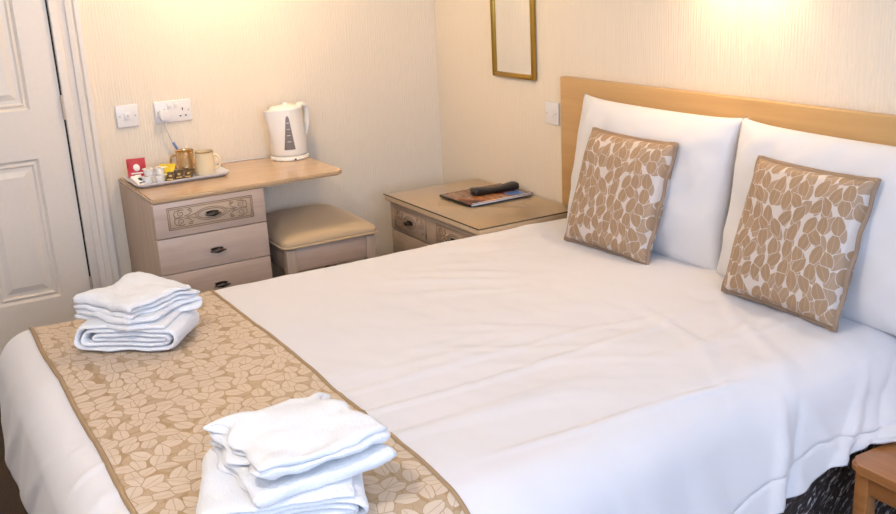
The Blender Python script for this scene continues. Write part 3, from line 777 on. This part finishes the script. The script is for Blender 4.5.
# ------------------------------------------------------------------ mirror
mr = thing('wall_mirror', (0, -.62, 1.064), 'narrow rectangular wall mirror in a gold frame', 'mirror')
MY0, MY1, MZ0, MZ1 = -.488, -.788, 1.060, 1.75
box('mirror_glass', -.010, -.004, MY1+.012, MY0-.012, MZ0+.012, MZ1-.012, 'mirror', mr, 0)
for a in ((MY1, MY1+.02, MZ0, MZ1), (MY0-.02, MY0, MZ0, MZ1), (MY1+.02, MY0-.02, MZ0, MZ0+.02), (MY1+.02, MY0-.02, MZ1-.02, MZ1)):
    fr = box('frame_rail', -.018, -.001, a[0], a[1], a[2], a[3], 'gold', mr, .004, 3)
    if a[1]-a[0] < .05: box('frame_bead', -.0215, -.017, (a[0]+a[1])/2-.003, (a[0]+a[1])/2+.003, a[2]+.004, a[3]-.004, 'gold', fr, .002)
    else: box('frame_bead', -.0215, -.017, a[0], a[1], (a[2]+a[3])/2-.003, (a[2]+a[3])/2+.003, 'gold', fr, .002)

# ------------------------------------------------------------------ switch, sockets, plug
def plate(name, x0, x1, z0, z1, label, cat):
    t = thing(name, ((x0+x1)/2, 0, z0), label, cat)
    box('plate', x0, x1, -.009, -.0005, z0, z1, 'plastic', t, .003, 3); return t
sx, sz, s = -1.4484, 1.0492, .086
t = plate('wall_switch', sx, sx+s, sz-s, sz, 'single white switch plate on the wall beside the door frame', 'switch')
rk = box('rocker', sx+.030, sx+.056, -.0125, -.008, sz-.058, sz-.028, 'plastic', t, .002)
box('indicator', sx+.040, sx+.046, -.0131, -.012, sz-.046, sz-.038, 'hinge', rk, 0)
for dx in (.013, .073): lathe('screw', [(0, -.0012), (.0032, -.001), (.0034, .001), (0, .001)], 'hinge', t, (sx+dx, -.009, sz-.043), 12, 'y')
tx, tz = -1.2985, 1.0475
t = plate('double_socket', tx, tx+.146, tz-s, tz, 'white double wall socket above the tea tray', 'socket')
for k in (0, 1): box('rocker', tx+.050+k*.027, tx+.066+k*.027, -.0125, -.008, tz-.030, tz-.010, 'plastic', t, .0015)
for cx in (tx+.038, tx+.110):
    box('pin_slot', cx-.002, cx+.002, -.0095, -.0085, tz-.043, tz-.032, 'hole', t, 0)
    for dx in (-.011, .011): box('pin_slot', cx+dx-.0035, cx+dx+.0035, -.0095, -.0085, tz-.0665, tz-.0615, 'hole', t, 0)
for dx in (.012, .134): lathe('screw', [(0, -.0012), (.0032, -.001), (.0034, .001), (0, .001)], 'hinge', t, (tx+dx, -.009, tz-.043), 12, 'y')
pgx = tx+.030
t = thing('power_plug', (pgx, -.03, tz-.07), 'white mains plug with hanging cable in the double socket', 'plug')
bm = bmesh.new(); prism_bm(bm, [(pgx-.018, tz-.034), (pgx+.018, tz-.034), (pgx+.022, tz-.05), (pgx+.015, tz-.072), (pgx-.015, tz-.072), (pgx-.022, tz-.05)], -.040, -.0095, lambda u, v, d: Vector((u, d, v)))
bmesh.ops.bevel(bm, geom=bm.edges[:], offset=.004, segments=2, affect='EDGES'); fin('plug_body', bm, 'plastic', t, smooth=True, sharp=.8)
cb = tube('cable', [(pgx, -.026, tz-.072), (pgx+.004, -.026, tz-.11), (pgx+.016, -.024, tz-.15), (pgx+.034, -.022, tz-.19), (pgx+.055, -.02, tz-.23), (pgx+.085, -.02, tz-.262), (pgx+.14, -.022, tz-.2725), (pgx+.25, -.028, tz-.2735), (pgx+.34, -.035, tz-.2735), (pgx+.40, -.045, tz-.2735)], .0032, 'cable', t, 8)
tube('blue_tag', [(pgx+.022, -.0238, tz-.164), (pgx+.036, -.0218, tz-.193)], .0052, 'tag', cb, 8)
t = thing('socket_on_headboard_wall', (0, -.888, .90), 'white wall plate beside the left edge of the headboard', 'socket'); t.name = 'wall_socket'
box('plate', -.009, -.0005, -.931, -.845, .900, .986, 'plastic', t, .003, 3)
box('rocker', -.0125, -.008, -.905, -.885, .930, .952, 'plastic', t, .0015)
for dy in (-.858, -.918): lathe('screw', [(0, -.0012), (.0032, -.001), (.0034, .001), (0, .001)], 'hinge', t, (-.009, dy, .943), 12, 'x')

# ------------------------------------------------------------------ kettle
kx, ky = -.795, -.118
kt = thing('electric_kettle', (kx, ky, HD), 'cream white plastic electric kettle on the dressing table', 'kettle', rz=math.radians(20)); kt.scale = (1.02, 1.02, .94)
# local: +x handle, -x spout, -y towards the viewer
lathe('power_base', [(0, 0), (.074, 0), (.078, .003), (.078, .014), (.074, .018), (0, .018)], 'kettle', kt, n=40, local=True)
def kettle_body():
    bm = bmesh.new(); rings = []; n = 48
    prof = [(.070, .020), (.0735, .023), (.074, .032), (.073, .06), (.0705, .11), (.0675, .16), (.0650, .20), (.0645, .218)]
    for r, z in prof:
        ring = []
        for k in range(n):
            a = 2*PI*k/n; x, y = r*math.cos(a), r*math.sin(a)
            d = abs((a-PI+PI) % (2*PI)-PI); f = max(0, math.cos(a-PI))**9*max(0, min(1, (z-.035)/.18))**1.15
            x -= .048*f
            ring.append(bm.verts.new((x, y, z + .006*f)))
        rings.append(ring)
    for A, B in zip(rings, rings[1:]):
        for k in range(n): bm.faces.new((A[k], A[(k+1) % n], B[(k+1) % n], B[k]))
    bm.faces.new(rings[0][::-1]); bm.faces.new(rings[-1]); return bm
kb = fin('body', kettle_body(), 'kettle', kt, True, True, 1.0)
ld = lathe('lid', [(.0655, .2165), (.066, .222), (.060, .229), (.035, .235), (0, .237)], 'kettle', kt, n=40, local=True)
lathe('lid_button', [(0, .248), (.010, .246), (.012, .238), (.012, .232)], 'kettle', ld, n=20, local=True)
hp = [(.058, 0, .222), (.085, 0, .226), (.104, 0, .216), (.111, 0, .19), (.109, 0, .15), (.101, 0, .115), (.088, 0, .092), (.068, 0, .082)]
bm = bmesh.new(); tube_bm(bm, hp, [.012, .0125, .013, .013, .0125, .012, .012, .011], 12)
for v in bm.verts: v.co.y *= 1.25
hd = fin('handle', bm, 'kettle', kt, True, True, 1.2)
# tapered water gauge on the side that faces the bed
bm = bmesh.new(); ga = math.radians(-128)
def on_body(da, z, o):
    r = .0745 - (z-.03)*.052 + o; a = ga+da; return Vector((r*math.cos(a), r*math.sin(a), z))
ng = 14; rows = []
for k in range(ng+1):
    z = .05 + .145*k/ng; hw = .30*(1-.72*k/ng)
    if k == ng: hw *= .5
    rows.append([bm.verts.new(on_body(d*hw + .10*k/ng*0, z, .0022)) for d in (-1, -.5, 0, .5, 1)])
for A, B in zip(rows, rows[1:]):
    for k in range(4): bm.faces.new((A[k], A[k+1], B[k+1], B[k]))
g = bmesh.ops.extrude_face_region(bm, geom=bm.faces[:])
for v in [q for q in g['geom'] if isinstance(q, bmesh.types.BMVert)]: v.co -= Vector((v.co.x, v.co.y, 0)).normalized()*.004
M['gauge'] = plain('smoked_gauge', (.20, .165, .14), .25)
ggg = fin('water_gauge', bm, 'gauge', kt, True, False)
for z in (.085, .112, .139, .166):
    bm = bmesh.new(); hw = .12*(1-.5*(z-.05)/.145)
    tube_bm(bm, [on_body(d*hw, z, .0025) for d in (-1, -.4, .4, 1)], .0011, 5); fin('level_mark', bm, 'white_pr', ggg, True)
box('switch', -.006, .006, -.0805, -.074, .004, .011, 'dark', kt, .001, 1, local=True).location = (-.03, .008, 0)

# ------------------------------------------------------------------ tray with cups, milk pots and packets
TXC, TYC = -1.290, -.185
ty = thing('serving_tray', (TXC, TYC, HD), 'pale rectangular melamine tray holding cups and packets', 'tray')
def tray_mesh():
    bm = bmesh.new(); wx, wy = .182, .118; loops = []
    for ins, z in ((.018, 0), (.018, .0), (.004, .010), (0, .014), (.0, .017), (.006, .0165), (.022, .004), (.03, .0035)):
        pts = []; rr = max(.008, .03-ins*.6)
        for cx, cy, a0 in ((wx-ins-rr, wy-ins-rr, 0), (-(wx-ins-rr), wy-ins-rr, PI/2), (-(wx-ins-rr), -(wy-ins-rr), PI), (wx-ins-rr, -(wy-ins-rr), 1.5*PI)):
            pts += [(cx+rr*math.cos(a0+PI/2*k/6), cy+rr*math.sin(a0+PI/2*k/6)) for k in range(7)]
        loops.append([bm.verts.new((x, y, z)) for x, y in pts])
    n = len(loops[0])
    for A, B in zip(loops, loops[1:]):
        for k in range(n): bm.faces.new((A[k], A[(k+1) % n], B[(k+1) % n], B[k]))
    bm.faces.new(loops[-1]); bm.faces.new(loops[0][::-1]); bmesh.ops.remove_doubles(bm, verts=bm.verts, dist=1e-6); return bm
fin('tray_body', tray_mesh(), 'tray', ty, True, True, 1.0)
TB = HD+.004
def mug(name, x, y, rz, mat, label):
    t = thing(name, (x, y, TB), label, 'cup', 'cups on the tray', rz)
    b = lathe('cup_body', [(0, .0), (.036, 0), (.038, .003), (.037, .03), (.0345, .07), (.034, .088), (.0345, .090), (.0325, .090), (.0315, .085), (.033, .03), (.032, .006), (0, .005)], mat, t, n=32, local=True)
    lathe('rim', [(.0328, .0895), (.0336, .0915), (.0349, .0912), (.0352, .0890), (.0346, .0875)], 'gold', b, n=32, local=True)
    tube('cup_handle', [(.033, 0, .072), (.045, 0, .074), (.056, 0, .064), (.059, 0, .046), (.054, 0, .030), (.036, 0, .020)], .0048, mat, t, 8, True)
mug('teacup', -1.182, -.215, math.radians(-20), 'mug', 'cream glazed cup with handle, right one on the tray')
mug('teacup', -1.235, -.135, math.radians(150), 'mug_gold', 'golden lustre cup behind the cream cup on the tray')
pots = [(-1.412, -.222, 0), (-1.366, -.228, 0), (-1.402, -.215, .0275), (-1.362, -.222, .0275)]
plab = ['lower white milk pot beside the white and black packet', 'lower white milk pot beside the dark sachets', 'upper white milk pot stacked next to the red packet', 'upper white milk pot stacked next to the yellow packet']
for (x, y, dz), lb in zip(pots, plab):
    t = thing('milk_pot', (x, y, TB+dz), lb, 'milk pot', 'milk pots on the tray')
    lathe('cup', [(0, 0), (.0125, 0), (.0135, .002), (.0165, .021), (.019, .0215), (.019, .0225), (0, .0225)], 'white_pr', t, n=20, local=True)
    bm = bmesh.new(); pts = [(.0195*math.cos(a), .0195*math.sin(a)) for a in [2*PI*k/20 for k in range(18)]] + [(.026, -.006), (.026, .002)]
    prism_bm(bm, pts, .0226, .0232, lambda u, v, d: Vector((u, v, d))); t.scale = (1.15, 1.15, 1.15); l = fin('foil_lid', bm, 'white_pr', t, True)
    lathe('lid_print', [(0, .0233), (.008, .0233), (.008, .0236), (0, .0236)], 'gold_pr', l, n=14, local=True)
def sachet(name, x, y, z, rz, tiltx, wd, ht, mat, printm, label, group, th=.008):
    """pillow-shaped packet with crimped ends"""
    t = thing(name, (x, y, z), label, 'packet', group); t.rotation_euler = (tiltx, 0, rz)
    def f(u, v):
        a = 2*u-1; b = 2*v-1; return Vector((a*wd/2, b*ht/2, 0))
    vs, fs = [], []; nu, nv = 8, 10
    for sgn in (1, -1):
        base = len(vs)
        for j in range(nv+1):
            for i in range(nu+1):
                a, b = 2*i/nu-1, 2*j/nv-1
                q = max(0, 1-abs(b)/.8)**.6*(1-a*a)**.5
                vs.append((a*wd/2*(1+.0*b), b*ht/2, sgn*(th/2*q+.0004) + .0012*math.sin(a*7+b*3+x*50)))
        for j in range(nv):
            for i in range(nu):
                q = [base+j*(nu+1)+i, base+j*(nu+1)+i+1, base+(j+1)*(nu+1)+i+1, base+(j+1)*(nu+1)+i]; fs.append(q if sgn > 0 else q[::-1])
    me = bpy.data.meshes.new('wrapper'); me.from_pydata(vs, [], fs); me.update(); wr = link('wrapper', me, mat, t, True)
    if printm:
        bm = bmesh.new(); lathe_bm(bm, [(0, th/2+.0014), (wd*.16, th/2+.0012), (wd*.2, th/2-.001)], 16); fin('printed_emblem', bm, printm, wr, True, True)
        bm = bmesh.new(); bbox(bm, -wd*.32, wd*.32, -ht*.34, -ht*.26, .0, th*.40); fin('printed_band', bm, printm, wr, True)
sachet('tea_packet', -1.418, -.095, TB+.042, math.radians(-12), math.radians(78), .070, .072, 'red', 'white_pr', 'red foil packet with a pale round emblem standing at the tray corner', 'packets on the tray')
sachet('white_packet', -1.440, -.222, TB+.017, math.radians(25), math.radians(35), .045, .055, 'white_pr', 'black_pr', 'white and black packet leaning at the left front of the tray', 'packets on the tray')
sachet('yellow_packet', -1.318, -.150, TB+.024, math.radians(-30), math.radians(38), .06, .07, 'yellow', None, 'yellow foil packet behind the dark sachets', 'packets on the tray', .012)
for k, (x, y, rz, lb) in enumerate([(-1.325, -.228, -25, 'dark brown sachet beside the milk pots'), (-1.288, -.212, -15, 'dark brown sachet between two other dark sachets'), (-1.252, -.222, -30, 'dark brown sachet in front of the golden cup')]):
    sachet('coffee_sachet', x, y, TB+.012, math.radians(rz), math.radians(24), .034, .066, 'brown_foil', 'gold_pr', lb, 'dark sachets on the tray', .010)

# ------------------------------------------------------------------ lamps (above the picture's frame)
def sconce(name, base, out, label, e):
    """wall lamp: plate, arm, open conical shade, bulb; out = direction away from the wall"""
    b = Vector(base); o = Vector(out)
    t = thing(name, base, label, 'lamp', 'wall lamps')
    ax = 'x' if abs(o.x) > .5 else 'y'
    lathe('wall_plate', [(0, -.018), (.03, -.016), (.045, -.006), (.045, 0)], 'brass', t, base, 24, ax)
    tube('arm', [b+o*.015, b+o*.06+Vector((0, 0, -.02)), b+o*.10+Vector((0, 0, .0)), b+o*.10+Vector((0, 0, .05))], .006, 'brass', t)
    c = b+o*.10
    lathe('shade', [(.085, .03), (.050, .16), (.048, .16), (.083, .03)], 'shade', t, c, 32)
    lathe('bulb', [(0, .045), (.010, .047), (.014, .07), (.016, .09), (.010, .11), (0, .12)], 'shade', t, c, 16)
    l = pointlight('lamp_light', c+Vector((0, 0, .085)), e, (1, .76, .50), .03)
    l.parent = t; l.matrix_parent_inverse = Matrix.Translation(b).inverted()
sconce('wall_lamp', (-.001, -1.86, 1.50), (-1, 0, 0), 'wall lamp with conical shade above the headboard', 9)
PX, PY, PZ = -1.0, -.50, 1.80
cl = thing('pendant_lamp', (PX, PY, H), 'pendant lamp with shallow shade hanging near the dressing table', 'lamp')
lathe('ceiling_rose', [(0, -.03), (.04, -.025), (.05, 0), (0, 0)], 'plastic', cl, (PX, PY, H), 24)
tube('flex', [(PX, PY, H-.02), (PX, PY, PZ+.12)], .004, 'cable', cl)
lathe('shade', [(.15, .06), (.05, .13), (.0, .13), (0, .127), (.048, .127), (.147, .06)], 'shade', cl, (PX, PY, PZ), 40)
lathe('bulb', [(0, -.03), (.018, -.024), (.028, 0), (.018, .04), (.012, .10), (0, .10)], 'shade', cl, (PX, PY, PZ), 20)
l = pointlight('pendant_bulb', (PX, PY, PZ), 15, (1, .76, .50), .06); l.parent = cl; l.matrix_parent_inverse = Matrix.Translation(cl.location).inverted()
CX, CYY, CZ = -2.35, -2.55, H-.16  # unseen lamp added as frontal fill for the dresser and door
cl = thing('added_fill_lamp', (CX, CYY, H), 'added fill lamp with shallow shade on the ceiling in the middle of the room', 'lamp')
lathe('ceiling_rose', [(0, -.03), (.04, -.025), (.05, 0), (0, 0)], 'plastic', cl, (CX, CYY, H), 24)
tube('flex', [(CX, CYY, H-.02), (CX, CYY, CZ+.08)], .004, 'cable', cl)
lathe('shade', [(.15, .06), (.05, .10), (.0, .10), (0, .097), (.048, .097), (.147, .06)], 'shade', cl, (CX, CYY, CZ), 40)
lathe('bulb', [(0, -.03), (.018, -.024), (.028, 0), (.018, .04), (.012, .10), (0, .10)], 'shade', cl, (CX, CYY, CZ), 20)
l = pointlight('added_fill_bulb', (CX, CYY, CZ), 36, (1, .90, .83), .06); l.parent = cl; l.matrix_parent_inverse = Matrix.Translation(cl.location).inverted()
